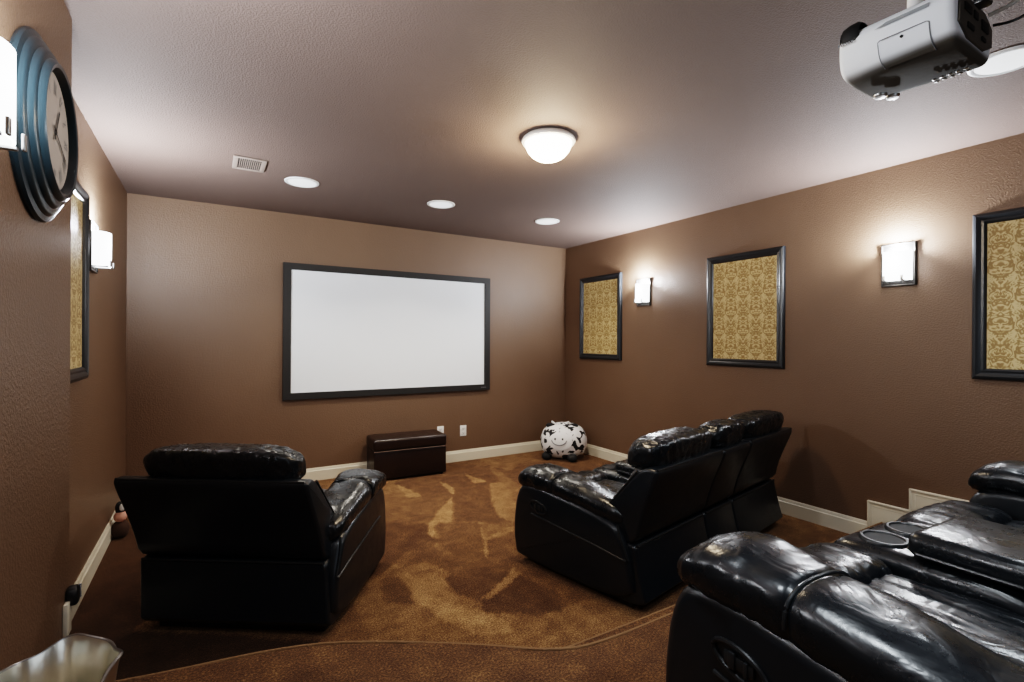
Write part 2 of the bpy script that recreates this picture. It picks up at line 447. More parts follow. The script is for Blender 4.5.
# baseboards
def base_profile(h=.123): return [(0, 0), (.016, 0), (.016, h - .028), (.011, h - .022), (.011, h - .012), (.006, h), (0, h)]
def baseboard(name, p0, p1, nrm, z=0, h=.123):
    v = []; pr = base_profile(h); m = len(pr)
    for p in (p0, p1):
        for d, zz in pr: v.append((p[0] + nrm[0] * d, p[1] + nrm[1] * d, z + zz))
    f = [(i, (i + 1) % m, m + (i + 1) % m, m + i) for i in range(m)] + [tuple(range(m)), tuple(range(m, 2 * m))]
    return struct(mk(name, v, f, M_TRIM, sharp=30))
baseboard('baseboard_far', (XL, YF - .001), (XR, YF - .001), (0, -1))
baseboard('baseboard_right', (XR - .001, 1.648), (XR - .001, YF - .018), (-1, 0))
baseboard('baseboard_left', (XL + .001, YJ), (XL + .001, YF - .018), (1, 0))
def step_trim(name, y0, y1, z0, z1):
    b = B(); b.add(*box((XR - .009, (y0 + y1) / 2, (z0 + z1) / 2), (.016, y1 - y0, z1 - z0), .002))
    b.add(*box((XR - .012, y1 - .007, (z0 + z1) / 2), (.024, .012, z1 - z0), .003))
    b.add(*box((XR - .012, (y0 + y1) / 2, z1 - .007), (.024, y1 - y0, .012), .003))
    b.add(*box((XR - .010, y1 - .032, (z0 + z1) / 2 - .015), (.020, .006, z1 - z0 - .03), .002))
    b.add(*box((XR - .010, (y0 + y1) / 2 - .018, z1 - .032), (.020, y1 - y0 - .03, .006), .002))
    struct(b.out(name, M_TRIM, sharp=30))
step_trim('trim_1', 1.408, 1.648, .02, .274)
step_trim('trim_2', YB, 1.408, .16, .416)
v, f = box((XJ + .008, 2.372, .352), (.015, .06, .118), .003); struct(mk('trim_3', v, f, M_TRIM))

# ------------------------------------------------------------------ seating
PADST = [(.085, .440, .060, .028), (.10, .453, .090, .046), (.15, .464, .106, .058), (.26, .480, .114, .064), (.40, .500, .119, .067),
         (.560, .520, .122, .068), (.574, .518, .117, .062), (.588, .523, .125, .069), (.64, .530, .130, .070), (.71, .535, .134, .070),
         (.775, .534, .135, .068), (.825, .524, .130, .060), (.858, .509, .114, .046), (.874, .496, .085, .028)]
def build_seating(name, label, cat, loc, rz, seats, arm=.24, console=0, shell_in=.07, latch=(1, 1), seed=0):
    """seats: widths left to right. local x right, y forward, z up, origin at the middle of the foot of the back"""
    t = thing(name, label, cat, loc, rz)
    W = sum(seats) + 2 * arm + console
    b = B(); b.add(*box((0, .42, .025), (W - .12, .72, .05), .01)); b.out('base_frame', M_PLAST, t)
    # arms
    for s in (-1, 1):
        x_out = s * W / 2; x_in = s * (W / 2 - arm + .02)
        prof = [(.015, .03), (.850, .03), (.890, .06), (.912, .22), (.880, .43), (.80, .510), (.40, .475), (.14, .430), (.09, .37), (.035, .24)]
        a = B(); a.add(*puff(prof, min(x_out, x_in), max(x_out, x_in), .035, 'x', 2, 5))
        side = a.out('arm', M_BLK, t)
        # piped seam sweeping along the outer face and down the rear
        xo = x_out + s * .001
        a = B(); a.add(*tube(spl([(xo, .74, .325), (xo, .64, .318), (xo, .46, .300), (xo, .26, .283), (xo, .10, .262), (xo - s * .004, .06, .258)]), .006)); a.out('piping', M_PIPE, side)
        a = B(); a.add(*tube(spl([(xo - s * .012, .120, .425), (xo - s * .005, .10, .37), (xo - s * .005, .07, .31), (xo - s * .008, .05, .262)]), .006)); a.out('piping', M_PIPE, side)
        if latch[0 if s < 0 else 1]:
            l = B()
            ring = [(xo + s * .002, .675 + .066 * math.cos(k / 24 * 2 * PI), .378 + .031 * math.sin(k / 24 * 2 * PI) + .010 * math.cos(k / 24 * 2 * PI)) for k in range(24)]
            l.add(*tube(ring, .006, 8, True)); lt = l.out('latch', M_PLAST, side)
            l = B(); l.add(*box((xo + s * .001, .675, .378), (.010, .074, .028), .004)); l.add(*box((xo + s * .006, .690, .380), (.010, .018, .036), .003)); l.add(*box((xo + s * .006, .655, .377), (.010, .010, .034), .003)); l.out('pull', M_PIPE, lt)
        # padded arm top: lofted, rolls over the front
        st = PADST
        secs = []; xc = s * (W / 2 - arm / 2 + .004)
        def lerp(k):
            i = min(int(k), len(st) - 2); u = k - i; return [st[i][j] * (1 - u) + st[i + 1][j] * u for j in range(4)]
        for q in range((len(st) - 1) * 4 + 1):
            y, z, hw, hh = lerp(q / 4); ring = []
            for k in range(40):
                a_ = k / 40 * 2 * PI; ca, sa = math.cos(a_), math.sin(a_); e = 2 / 2.5
                dx = hw * math.copysign(abs(ca) ** e, ca); dz = hh * math.copysign(abs(sa) ** e, sa)
                if dz < 0 and ca * s > 0: dz *= 1.2      # the outer flank of the pad hangs lower
                w = noise.noise(Vector((dx * 8 + s * 3, y * 9, z * 4 + seed * 9))) * .009
                w -= (1 - abs(noise.noise(Vector((dx * 14 + s * 3, y * 26, dz * 10 + seed * 5))))) ** 3 * .006
                ring.append(Vector((xc + dx, y, z + dz)) + Vector((ca, 0, sa)) * w)
            secs.append(ring)
        pad = B(); pad.add(*loft(secs)); pd = pad.out('arm_pad', M_BLKP, t, sharp=0)
        rr = []
        for k in range(28):
            a_ = (k / 27 * 1.10 - .05) * PI; ca, sa = math.cos(a_), math.sin(a_); e = 2 / 2.5
            rr.append((xc + .121 * math.copysign(abs(ca) ** e, ca), .574, .519 + .065 * math.copysign(abs(sa) ** e, sa)))
        wl = B(); wl.add(*tube(rr, .0042)); wl.out('seam', M_PIPE, pd)
    # sections between the arms
    x = -W / 2 + arm
    if console:
        secs = [(x, x + seats[0], 'seat'), (x + seats[0], x + seats[0] + console, 'console'), (x + seats[0] + console, W / 2 - arm, 'seat')]
    else: secs = [(x, x + seats[0], 'seat')]
    for i, (xa, xb, kind) in enumerate(secs):
        w = xb - xa; xm = (xa + xb) / 2
        # outer shell spans over the arms at the ends
        sa, sb = xa, xb
        if i == 0: sa = -W / 2 + shell_in
        if i == len(secs) - 1: sb = W / 2 - shell_in
        fl = .035 if console else 0
        top = .742 if kind == 'seat' else .735
        up = [(.026, .325), (-.004, .48), (-.085, .68), (-.098, top - .016), (-.080, top), (-.01, top - .004), (.05, top - .06), (.16, .55), (.26, .43), (.30, .325)]
        q = B(); q.add(*puff(up, sa + .002, sb - .002, .018, 'x', 2, 4)); sh = q.out('backrest', M_BLK, t)
        lo = [(-.012 - fl, .035), (.002 - fl * .5, .14), (.022, .29), (.026, .345), (.28, .345), (.30, .28), (.30, .035)]
        q = B(); q.add(*puff(lo, sa + .002, sb - .002, .016, 'x', 2, 3)); q.out('back_skirt', M_BLK, t)
        for end, sx in ((i == 0, sa + .008), (i == len(secs) - 1, sb - .008)):
            if end:
                q = B(); q.add(*tube(spl([(sx, .02, top - .025), (sx, .062, top - .075), (sx, .155, .555), (sx, .245, .445)]), .006)); q.out('piping', M_PIPE, sh)
        q = B(); q.add(*tube([(sa + .016, .027, .334), (sb - .016, .027, .334)], .006)); q.out('piping', M_PIPE, sh)
        q = B(); q.add(*tube([(sa + .016, -.088, top - .006), (sb - .016, -.088, top - .006)], .006)); q.out('piping', M_PIPE, sh)
        hs = sb - sa; hx = (sa + sb) / 2
        if kind == 'seat':
            q = B(); q.add(*pillow((hx + (.012 if not console else 0), .035, .780), (hs - (.09 if console else .17), .235, .19), 3.5, 44, .0085, (21, 12, 9), i * 7 + seed))
            q.xf(lambda p: Vector((p.x, p.y - .25 * (p.z - .785), p.z))); q.out('headrest', M_BLKP, t, sharp=0)
            q = B(); q.add(*pillow((0, 0, 0), (w - .01, .17, .34), 3.2, 18, .008, (4, 9, 14), i * 3 + 1))
            q.xf(lambda p: Vector((p.x + xm, .185 + p.y - .50 * p.z, .56 + p.z))); q.out('back_cushion', M_BLKP, t, sharp=0)
            q = B(); q.add(*pillow((xm, .475, .345), (w - .004, .60, .16), 4.4, 40, .010, (17, 3.2, 7), i * 5 + 2)); q.out('seat_cushion', M_BLKP, t, sharp=0)
            q = B(); q.add(*pillow((xm, .800, .345), (w + .035, .235, .215), 3.6, 34, .008, (19, 5, 8), i * 3 + 9)); q.out('seat_front_roll', M_BLKP, t, sharp=0)
            q = B(); q.add(*puff([(.60, .06), (.850, .06), (.880, .10), (.895, .22), (.885, .32), (.60, .33)], xa + .004, xb - .004, .03, 'x', 2, 4))
            q.out('footrest', M_BLK, t)
        else:
            q = B(); q.add(*pillow((xm, .025, .785), (w - .01, .20, .18), 3.5, 30, .0085, (21, 12, 9), 33)); q.xf(lambda p: Vector((p.x, p.y - .25 * (p.z - .785), p.z))); q.out('headrest', M_BLKP, t, sharp=0)
            q = B(); q.add(*puff([(.28, .06), (.895, .06), (.925, .10), (.93, .35), (.90, .43), (.84, .448), (.28, .448)], xa + .003, xb - .003, .04, 'x', 2, 5))
            q.out('console', M_BLKP, t)
            for s in (-1, 1):
                q = B(); c = (xm + s * .080, .790, .445)
                q.add(*lathe([(.066, -.012), (.066, .004), (.061, .010), (.055, .010), (.052, .006), (.049, -.002)], 40, c)); r_ = q.out('cup_holder', M_PIPE, t)
                q = B(); q.add(*lathe([(0, .0055), (.052, .0055)], 40, c)); q.out('well', M_DARK, r_)
            q = B(); q.add(*box((xm, .43, .484), (w - .01, .53, .074), .03, 4)); q.xf(lambda p: Vector((p.x, p.y, p.z + .014 * math.cos((p.x - xm) / w * PI)))); ld = q.out('console_lid', M_BLKP, t)
            q = B(); q.add(*tube([(xa + .004, .20, .468), (xa + .003, .665, .468), (xa + .035, .696, .468), (xb - .035, .696, .468), (xb - .003, .665, .468), (xb - .004, .20, .468)], .005)); q.out('seam', M_PIPE, ld)
    return t

R = math.radians
rec = build_seating('leather_recliner', 'single black leather recliner seen from behind by the left wall', 'armchair', (.104, 2.606, 0), R(-34), [.45], .23, 0, .015, (0, 0), 1)
rec.scale = (1.02, .90, 1)
for ch in list(rec.children):
    if ch.name.split('.')[0] in ('backrest', 'headrest', 'back_cushion', 'back_skirt'):
        for o in [ch] + list(ch.children):      # the back of this chair sits a little askew to the left
            for v in o.data.vertices: v.co.x -= .10 * max(0, v.co.z - .05)
build_seating('leather_loveseat', 'black reclining loveseat on the lower floor beside the right wall, seen from behind', 'loveseat', (2.735, 1.945, 0), R(11), [.52, .52], .24, .38, .03, (1, 0), 2)
build_seating('leather_loveseat', 'black reclining loveseat on the raised step with open view of its cup holder console', 'loveseat', (1.875, -.075, .30), R(-3), [.50, .54], .24, .36, .03, (1, 0), 3)

# ------------------------------------------------------------------ ottoman and pouf
t = thing('storage_ottoman', 'dark brown leather storage ottoman with hinged lid against the screen wall', 'ottoman', (1.722, 4.865, 0), R(-3))
q = B(); q.add(*box((0, 0, .155), (.73, .33, .27), .012, 3)); q.out('box', M_BROWN, t)
q = B(); q.add(*box((0, 0, .35), (.745, .345, .115), .028, 4)); q.xf(lambda p: Vector((p.x, p.y, p.z + (.012 * math.cos(p.x / .745 * PI) if p.z > .37 else 0)))); q.out('lid', M_BROWN, t)
q = B(); q.add(*tube([(-.368, -.170, .291), (.368, -.170, .291)], .004)); q.out('seam', M_STITCH, t)
for sx in (-1, 1):
    for sy in (-1, 1):
        q = B(); q.add(*lathe([(.0, 0), (.016, 0), (.02, .022), (0, .022)], 16, (sx * .33, sy * .12, 0))); q.out('foot', M_PLAST, t)

t = thing('cow_print_pouf', 'white and black cow print plush pouf with smiling face in the far corner', 'pouf', (3.56, 4.65, 0), R(-38))
def sq(w):
    k = 1.0 - .10 * (w.z / .21) ** 2 * (1 if w.z > 0 else .2); return Vector((w.x * k, w.y * k, w.z))
q = B(); q.add(*pillow((0, 0, .205), (.54, .50, .41), 2.5, 22, .008, (9, 9, 9), 3, sq)); q.out('body', M_COW, t, sharp=0)
def on(x, z, out=.0):   # point on the face side of the pouf
    zz = z - .205; yy = .25 * max(0, 1 - abs(x / .27) ** 2.5 - abs(zz / .205) ** 2.5) ** (1 / 2.5); k = 1.0 - .10 * max(0, zz / .21) ** 2
    return Vector((x * k, -yy * k - out, z))
q = B(); vs = [on(-.035, .235, .009)]; fs = []
for r_ in (.33, .66, 1):
    for k in range(36):
        a = k / 36 * 2 * PI; vs.append(on(-.035 + .135 * r_ * math.cos(a), .235 + .10 * r_ * math.sin(a), .009))
for k in range(36):
    fs.append((0, 1 + k, 1 + (k + 1) % 36))
    for j in range(2): fs.append((1 + j * 36 + k, 1 + j * 36 + (k + 1) % 36, 1 + (j + 1) * 36 + (k + 1) % 36, 1 + (j + 1) * 36 + k))
q.add(vs, fs); fa = q.out('face', M_WPLUSH, t)
q = B(); q.add(*tube([on(-.05 + .085 * math.cos(a), .255 + .062 * math.sin(a), .012) for a in [R(188 + k * 164 / 16) for k in range(17)]], .005)); q.out('mouth', M_GREY, fa)
for x in (-.095, -.01):
    q = B(); q.add(*pillow(on(x, .262, .012), (.020, .012, .024), 2, 5)); q.out('eye', M_BPLUSH, fa)
for s, mt in ((-1, M_WPLUSH), (1, M_WPLUSH)):
    q = B(); q.add(*tube([(s * .07 - .04, -.05, .385), (s * .085 - .04, -.06, .415), (s * .10 - .04, -.065, .435)], [.022, .018, .006])); q.out('horn', mt, t)
for s in (-1, 1):
    q = B(); q.add(*pillow((s * .13 - .02, -.07, .385), (.11, .04, .055), 2.2, 6)); q.out('ear', M_BPLUSH, t)
for x, y in ((-.19, -.14), (.10, -.21)):
    q = B(); q.add(*pillow((x, y, .045), (.11, .10, .09), 2.3, 8)); q.out('foot', M_BPLUSH, t)

# ------------------------------------------------------------------ screen and outlets
t = thing('wall_mounted_projection_screen', 'wide white projection screen in black border on the far wall', 'projection screen', (1.69, YF - .002, 1.4435))
q = B(); W2, H2 = 1.103, .6475; wi, hi = 1.034, .5835
def bar_frame(q, W2, H2, wi, hi, d0, d1):
    # mitred frame in xz plane, front at -d1
    for k, (o, i) in enumerate(zip([(-W2, -H2), (W2, -H2), (W2, H2), (-W2, H2)], [(-wi, -hi), (wi, -hi), (wi, hi), (-wi, hi)])):
        pass
    O = [(-W2, -H2), (W2, -H2), (W2, H2), (-W2, H2)]; I = [(-wi, -hi), (wi, -hi), (wi, hi), (-wi, hi)]
    v = [(a, -d0, b) for a, b in O] + [(a, -d1, b) for a, b in O] + [(a, -d1, b) for a, b in I] + [(a, -d0, b) for a, b in I]
    f = []
    for k in range(4):
        n = (k + 1) % 4
        f += [(k, n, 4 + n, 4 + k), (4 + k, 4 + n, 8 + n, 8 + k), (8 + k, 8 + n, 12 + n, 12 + k)]
    q.add(v, f)
bar_frame(q, W2, H2, wi, hi, 0, .035); fr = q.out('border', M_VELVET, t, smooth=False)
q = B(); q.add(*box((0, -.014, 0), (2 * wi, .012, 2 * hi))); q.out('screen_fabric', M_SCREEN, t, smooth=False)
q = B()
for k, w in enumerate((.010, .006, .009, .006, .008)): q.add(*box((.995 + k * .013, -.0355, -.617), (w, .001, .011)))
q.out('maker_mark', simple('mark_grey', (.16, .16, .17), .5), fr, smooth=False)

def outlet(x, z, label):
    t = thing('wall_outlet', label, 'outlet', (x, YF - .001, z), 0, None)
    q = B(); q.add(*box((0, -.004, 0), (.078, .006, .120), .002)); q.out('plate', M_WHITE, t)
    for s in (-1, 1):
        q = B(); q.add(*box((0, -.0075, s * .024), (.034, .004, .030), .004)); so = q.out('socket', M_WHITE, t)
        q = B()
        for sx in (-1, 1): q.add(*box((sx * .007, -.0098, s * .024 + .003), (.003, .001, .010)))
        q.add(*lathe([(0, -.0103), (.003, -.0103)], 10, (0, 0, s * .024 - .008), 'y')); q.out('slot', M_DARK, so)
outlet(2.468, .342, 'white wall outlet right of the ottoman, fully in view')
outlet(2.19, .355, 'white wall outlet partly hidden behind the right end of the ottoman')

# ------------------------------------------------------------------ framed damask panels
def make_panel(label, loc, rz, w=.715, h=.98):
    """built in xz plane facing -y"""
    t = thing('picture_frame', label, 'framed panel', loc, rz, 'framed damask panels')
    q = B(); W2, H2 = w / 2, h / 2
    # moulding: stepped mitred profile (inset, depth)
    prof = [(0, 0), (0, .022), (.006, .030), (.018, .034), (.030, .030), (.040, .024), (.052, .026), (.058, .022), (.064, .012), (.064, 0)]
    for (i0, d0), (i1, d1) in zip(prof, prof[1:]):
        O = [(-W2 + i0, -H2 + i0), (W2 - i0, -H2 + i0), (W2 - i0, H2 - i0), (-W2 + i0, H2 - i0)]
        I = [(-W2 + i1, -H2 + i1), (W2 - i1, -H2 + i1), (W2 - i1, H2 - i1), (-W2 + i1, H2 - i1)]
        v = [(a, -d0, b) for a, b in O] + [(a, -d1, b) for a, b in I]
        q.add(v, [(k, (k + 1) % 4, 4 + (k + 1) % 4, 4 + k) for k in range(4)])
    q.out('moulding', M_FRAME, t, smooth=False)
    q = B(); q.add(*box((0, -.008, 0), (w - .12, .008, h - .12))); q.out('damask_fabric', M_DAMASK, t, smooth=False)
    return t
ZP = 1.645
p0 = make_panel('black framed gold damask panel left of the middle of the right wall, between sconces', (XR - .001, 2.597, ZP), -PI / 2)
p0['label'] = 'gold damask panel in black frame on right wall, between the two sconces'
dup(p0, (XR - .001, 4.428, ZP), -PI / 2, 'gold damask panel in black frame nearest the far corner of right wall')
dup(p0, (XR - .001, .740, ZP), -PI / 2, 'gold damask panel in black frame cut by the right edge, nearest the camera')
dup(p0, (XL + .001, 3.07, ZP), PI / 2, 'gold damask panel in black frame on the left wall, partly behind the corner')

# ------------------------------------------------------------------ sconces
def make_sconce(label, loc, rz):
    t = thing('wall_sconce', label, 'wall lamp', loc, rz, 'lit frosted wall sconces')
    q = B(); q.add(*box((0, -.006, 0), (.198, .010, .285), .003)); q.out('backplate', M_DKSTEEL, t)
    q = B(); hw, dep, H2 = .080, .076, .106; n = 18; o_, i_ = [], []
    for k in range(n + 1):
        a = PI * (k / n); o_.append((hw * math.cos(a), -.016 - dep * math.sin(a) ** .8)); i_.append(((hw - .005) * math.cos(a), -.016 - (dep - .005) * math.sin(a) ** .8))
    loop = o_ + i_[::-1]; m = len(loop)
    v = [(x, y, -H2) for x, y in loop] + [(x, y, .085) for x, y in loop]
    f = [(k, (k + 1) % m, m + (k + 1) % m, m + k) for k in range(m)]
    for k in range(n): f += [(k, k + 1, m - 2 - k, m - 1 - k), (m + k, m + k + 1, 2 * m - 2 - k, 2 * m - 1 - k)]
    f.append(tuple(range(n + 1)))   # closed foot of the shade
    q.add(v, f); q.out('glass_shade', M_GLASS, t)
    q = B()
    for s in (-1, 1):
        q.add(*box((s * .092, -.012, 0), (.008, .014, .277), .002))
    q.add(*box((0, -.012, .137), (.19, .014, .008), .002)); q.add(*box((0, -.012, -.137), (.19, .014, .008), .002)); q.out('rim', M_DKSTEEL, t)
    for s in (-1, 1):
        q = B(); q.add(*box((s * .05, -.046, -.110), (.014, .08, .008), .002)); q.add(*box((s * .05, -.096, -.094), (.016, .007, .036), .002)); q.out('bracket', M_STEEL, t)
    q = B(); q.add(*lathe([(0, -.02), (.016, -.02), (.018, .02), (.024, .05), (.018, .075), (0, .082)], 16, (0, -.052, -.02))); q.out('bulb', glow_bulb, t)
    return t
glow_bulb = glow('lamp_bulb', (1, .97, .9), 8)
ZS = 1.887
SC = [(XR - .001, 1.476, -PI / 2, 'lit square sconce on right wall nearest camera, beside the partly cropped panel'),
      (XR - .001, 3.743, -PI / 2, 'smaller looking lit sconce on right wall beside the far corner panel'),
      (XL + .001, 3.66, PI / 2, 'lit frosted sconce on the left wall next to the far corner'),
      (XJ + .001, 1.43, PI / 2, 'large lit sconce cut by the left edge, beside the round clock')]
s0 = None
for x, y, rz, lb in SC:
    if s0 is None: s0 = make_sconce(lb, (x, y, ZS), rz)
    else: dup(s0, (x, y, ZS), rz, lb)

# ------------------------------------------------------------------ ceiling fittings
t = thing('flush_ceiling_light', 'lit bowl glass flush ceiling light with nickel rim in mid ceiling', 'ceiling light', (1.69, 2.37, ZC - .001))
q = B(); q.add(*lathe([(0, 0), (.14, 0), (.152, -.010), (.158, -.022), (.154, -.030), (.140, -.034), (.130, -.030)], 48)); q.out('rim', M_SATIN, t)
q = B(); q.add(*lathe([(.138, -.030), (.136, -.045), (.122, -.078), (.100, -.104), (.07, -.123), (.03, -.131), (0, -.132)], 48)); q.out('glass_bowl', M_BOWL, t)
q = B(); q.add(*lathe([(0, -.128), (.012, -.130), (.013, -.137), (.007, -.145), (0, -.148)], 16)); q.out('finial', M_STEEL, t)

c0 = None
for x, y, lb in ((.592, 4.026, 'leftmost of the three round white ceiling lights near the screen wall'), (1.722, 4.022, 'middle of the three round white ceiling lights near the screen wall'),
                 (2.857, 4.023, 'rightmost of the three round white ceiling lights near the screen wall'), (2.857, .70, 'round white ceiling light behind the projector at top right')):
    if c0 is None:
        c0 = thing('recessed_ceiling_light', lb, 'ceiling light', (x, y, ZC - .001), 0, 'round recessed ceiling lights')
        q = B(); q.add(*lathe([(.122, 0), (.120, -.006), (.110, -.010), (.100, -.007), (.098, 0)], 40)); q.out('trim_ring', M_CANTRIM, c0)
        q = B(); q.add(*lathe([(.101, -.006), (.06, -.008), (0, -.009)], 40)); q.out('lens', M_CAN, c0)
    else: dup(c0, (x, y, ZC - .001), 0, lb)

t = thing('ceiling_vent', 'small rectangular louvred air vent in the ceiling near the left wall', 'air vent', (.226, 3.796, ZC - .001))
q = B(); bar = [(-.098, .098, -.133, -.108), (-.098, .098, .108, .133), (-.098, -.068, -.108, .108), (.068, .098, -.108, .108)]
for a, b_, c, d in bar: q.add(*box(((a + b_) / 2, (c + d) / 2, -.005), (b_ - a, d - c, .010), .003))
q.out('frame', M_VENT, t)
q = B(); q.add(*box((0, 0, -.0015), (.136, .216, .002))); q.out('backing', M_DARK, t)
for k in range(11):
    q = B(); x = -.058 + k * .0116; q.add(*box((x, -.012, -.006), (.0045, .19, .009))); q.out('slat', M_VENT, t)

# projector hanging upside down from the ceiling
t = thing('ceiling_mounted_projector', 'pale grey projector hanging upside down from the ceiling at upper right', 'projector', (1.868, .665, 2.20))
def pj():
    # cross-section in xz swept along y with softly rounded ends
    sec = [(-.150, .075), (-.135, .020), (-.085, .0), (.10, .0), (.135, .006), (.15, .05), (.15, .12), (.12, .165), (-.09, .165), (-.145, .135)]
    return puff(sec, -.140, .162, .022, 'y', 2, 5)
q = B(); q.add(*pj()); q.xf(lambda p: Vector((p.x * (1 - .12 * max(0, (p.y - .08) / .08) ** 2), p.y, p.z + .012 * max(0, p.y) / .155)))
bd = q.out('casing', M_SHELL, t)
q = B(); q.add(*puff([(-.125, .022), (.125, .022), (.13, .135), (-.12, .135)], -.146, -.138, .003, 'y', 1, 2)); q.out('rear_plate', M_PROJD, t)
for x, z, w, h in ((-.07, .10, .05, .022), (-.01, .10, .03, .022), (.06, .09, .05, .03), (-.05, .055, .045, .015), (.05, .05, .03, .012)):
    q = B(); q.add(*box((x, -.1475, z), (w, .004, h), .001)); q.out('port', M_DARK, t)
# access door in the lower flank, following the curve of the casing
def flank(y, z):
    pr = inset(chaikin([(-.150, .075), (-.135, .020), (-.085, .0), (.10, .0), (.135, .006), (.15, .05), (.15, .12), (.12, .165), (-.09, .165), (-.145, .135)], 2), 0)
    c = [p for p in pr if p.x < -.06 and p.y < .14]; c.sort(key=lambda p: p.y)
    for a_, b_ in zip(c, c[1:]):
        if a_.y <= z <= b_.y: u = (z - a_.y) / max(1e-6, b_.y - a_.y); return Vector((a_.x * (1 - u) + b_.x * u - .0012, y, z + .012 * max(0, y) / .155))
    return Vector((c[0].x, y, z))
q = B(); ys = (-.085, .040); zs = [.006 + k * .064 / 8 for k in range(9)]
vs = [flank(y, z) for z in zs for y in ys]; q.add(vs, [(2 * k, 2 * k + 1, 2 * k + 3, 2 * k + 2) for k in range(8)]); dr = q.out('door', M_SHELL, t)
q = B(); q.add(*tube([flank(ys[1], z) for z in zs] + [flank(ys[1] - .006, .074)] + [flank(ys[0] + .006, .074)] + [flank(ys[0], z) for z in zs[::-1]], .0013, 6)); q.out('seam', M_GREY, dr)
q = B(); q.add(*lathe([(0, -.003), (.004, -.003), (.004, .002)], 12, flank(-.02, .062), 'x')); q.out('screw', M_DARK, dr)
q = B(); vs = [flank(y, z) + Vector((-.0006, 0, 0)) for z, y in ((.112, -.085), (.112, .05), (.126, -.085), (.126, .02))]; q.add(vs, [(0, 1, 3, 2)]); q.out('vent_grille', simple('vent_grey', (.33, .35, .36), .5), t)
for k in range(6):
    q = B(); y0 = .150 - k * .0075; w = .004 + .0015 * (k % 2)
    q.add([flank(y0, .100) + Vector((-.001, 0, 0)), flank(y0 - w, .100) + Vector((-.001, 0, 0)), flank(y0 - w, .108) + Vector((-.001, 0, 0)), flank(y0, .108) + Vector((-.001, 0, 0))], [(0, 1, 2, 3)]); q.out('maker_mark', simple('mark_print', (.3, .3, .3), .5) if k == 0 else bpy.data.materials['mark_print'], t)
q = B(); q.add(*lathe([(.0, .02), (.040, .02), (.045, .0), (.045, -.02), (.038, -.03)], 28, (-.100, .125, .142), 'y')); q.add(*lathe([(0, .012), (.036, .012)], 28, (-.100, .131, .142), 'y')); ln = q.out('lens_barrel', M_DARK, t)
q = B(); q.add(*lathe([(0, .0145), (.02, .013), (.032, .010)], 24, (-.100, .143, .142), 'y')); q.out('lens', simple('lens_glass', (.02, .02, .04), .05, 0, 1), ln)
for x, y in ((.055, .115), (.095, .095)):
    q = B(); q.add(*lathe([(0, -.006), (.016, -.005), (.020, 0), (.020, .004)], 20, (x, y, -.003))); q.out('adjuster_foot', M_STEEL, t)
q = B()
for k in range(5):
    for j in range(2): q.add(*lathe([(0, -.003), (.006, -.002), (.006, .001)], 10, (.075 + j * .022, -.10 + k * .019, -.003)))
q.out('button', M_STEEL, t)
q = B(); q.add(*box((0, 0, .172), (.14, .14, .014), .004)); q.add(*lathe([(.02, .17), (.02, .35)], 20)); q.add(*lathe([(0, .35), (.06, .35), (.065, .357), (0, .357)], 28)); q.out('mount_pole', M_WHITE, t)
q = B(); q.add(*tube(spl([(.02, -.165, .10), (.03, -.22, .11), (.09, -.27, .18), (.13, -.25, .28), (.12, -.18, .356)]), .006)); q.out('cable', M_CABLE, t)
q = B(); q.add(*tube(spl([(-.07, -.165, .10), (-.07, -.20, .10), (-.03, -.235, .15), (-.02, -.22, .25), (-.01, -.16, .356)]), .005)); q.add(*box((-.07, -.178, .10), (.045, .03, .018), .004)); q.out('cable', M_PLAST, t)
q = B(); q.add(*tube(spl([(.06, -.165, .085), (.065, -.21, .075), (.12, -.25, .12), (.16, -.26, .26), (.15, -.2, .356)]), .004)); q.out('cable', M_PLAST, t)

# ------------------------------------------------------------------ clock
t = thing('wall_clock', 'large round wall clock in a stepped dark blue black case on left wall', 'clock', (XJ + .001, 1.995, 1.988))
R_ = .272
q = B(); q.add(*lathe([(0, 0), (R_ - .004, 0), (R_, .008), (R_ - .004, .016), (R_ - .020, .020), (R_ - .024, .028), (R_ - .030, .032), (R_ - .044, .034), (R_ - .048, .043), (R_ - .055, .048), (R_ - .068, .049), (R_ - .072, .058), (R_ - .080, .064), (R_ - .090, .062), (R_ - .096, .050), (R_ - .102, .040), (0, .040)], 72, (0, 0, 0), 'x')); q.out('case', M_CLOCK, t)
q = B(); q.add(*lathe([(0, .0425), (R_ - .101, .0425)], 64, (0, 0, 0), 'x')); fc = q.out('dial', M_FACE, t)
q = B()
ROM = ['XII', 'I', 'II', 'III', 'IIII', 'V', 'VI', 'VII', 'VIII', 'IX', 'X', 'XI']
def stroke(q, a, b, w, x=.0435):
    a, b = Vector(a), Vector(b); d = (b - a).normalized(); n = Vector((-d.y, d.x)) * w / 2
    pts = [a - n, b - n, b + n, a + n]; q.add([(x, p.x, p.y) for p in pts], [(0, 1, 2, 3)])
for k, rm in enumerate(ROM):
    q = B()
    ang = PI / 2 - k * PI / 6; u = Vector((-math.cos(ang), math.sin(ang))); tq = Vector((-u.y, u.x)) * -1
    # dial seen from the room (+x): y runs to the viewer's left
    u = Vector((math.cos(ang) * -1, math.sin(ang))); tq = Vector((u.y, -u.x))
    wd = {'I': .008, 'V': .018, 'X': .018}; tot = sum(wd[c] for c in rm); off = -tot / 2
    for c in rm:
        m_ = off + wd[c] / 2; r0, r1 = .110, .150
        P = lambda r, o: u * r + tq * -o
        if c == 'I': stroke(q, P(r0, m_), P(r1, m_), .0035)
        elif c == 'V': stroke(q, P(r1, m_ - .007), P(r0, m_), .004); stroke(q, P(r1, m_ + .007), P(r0, m_), .002)
        else: stroke(q, P(r1, m_ - .007), P(r0, m_ + .007), .004); stroke(q, P(r1, m_ + .007), P(r0, m_ - .007), .002)
        off += wd[c]
    q.out('numeral', M_GREY, fc, smooth=False)
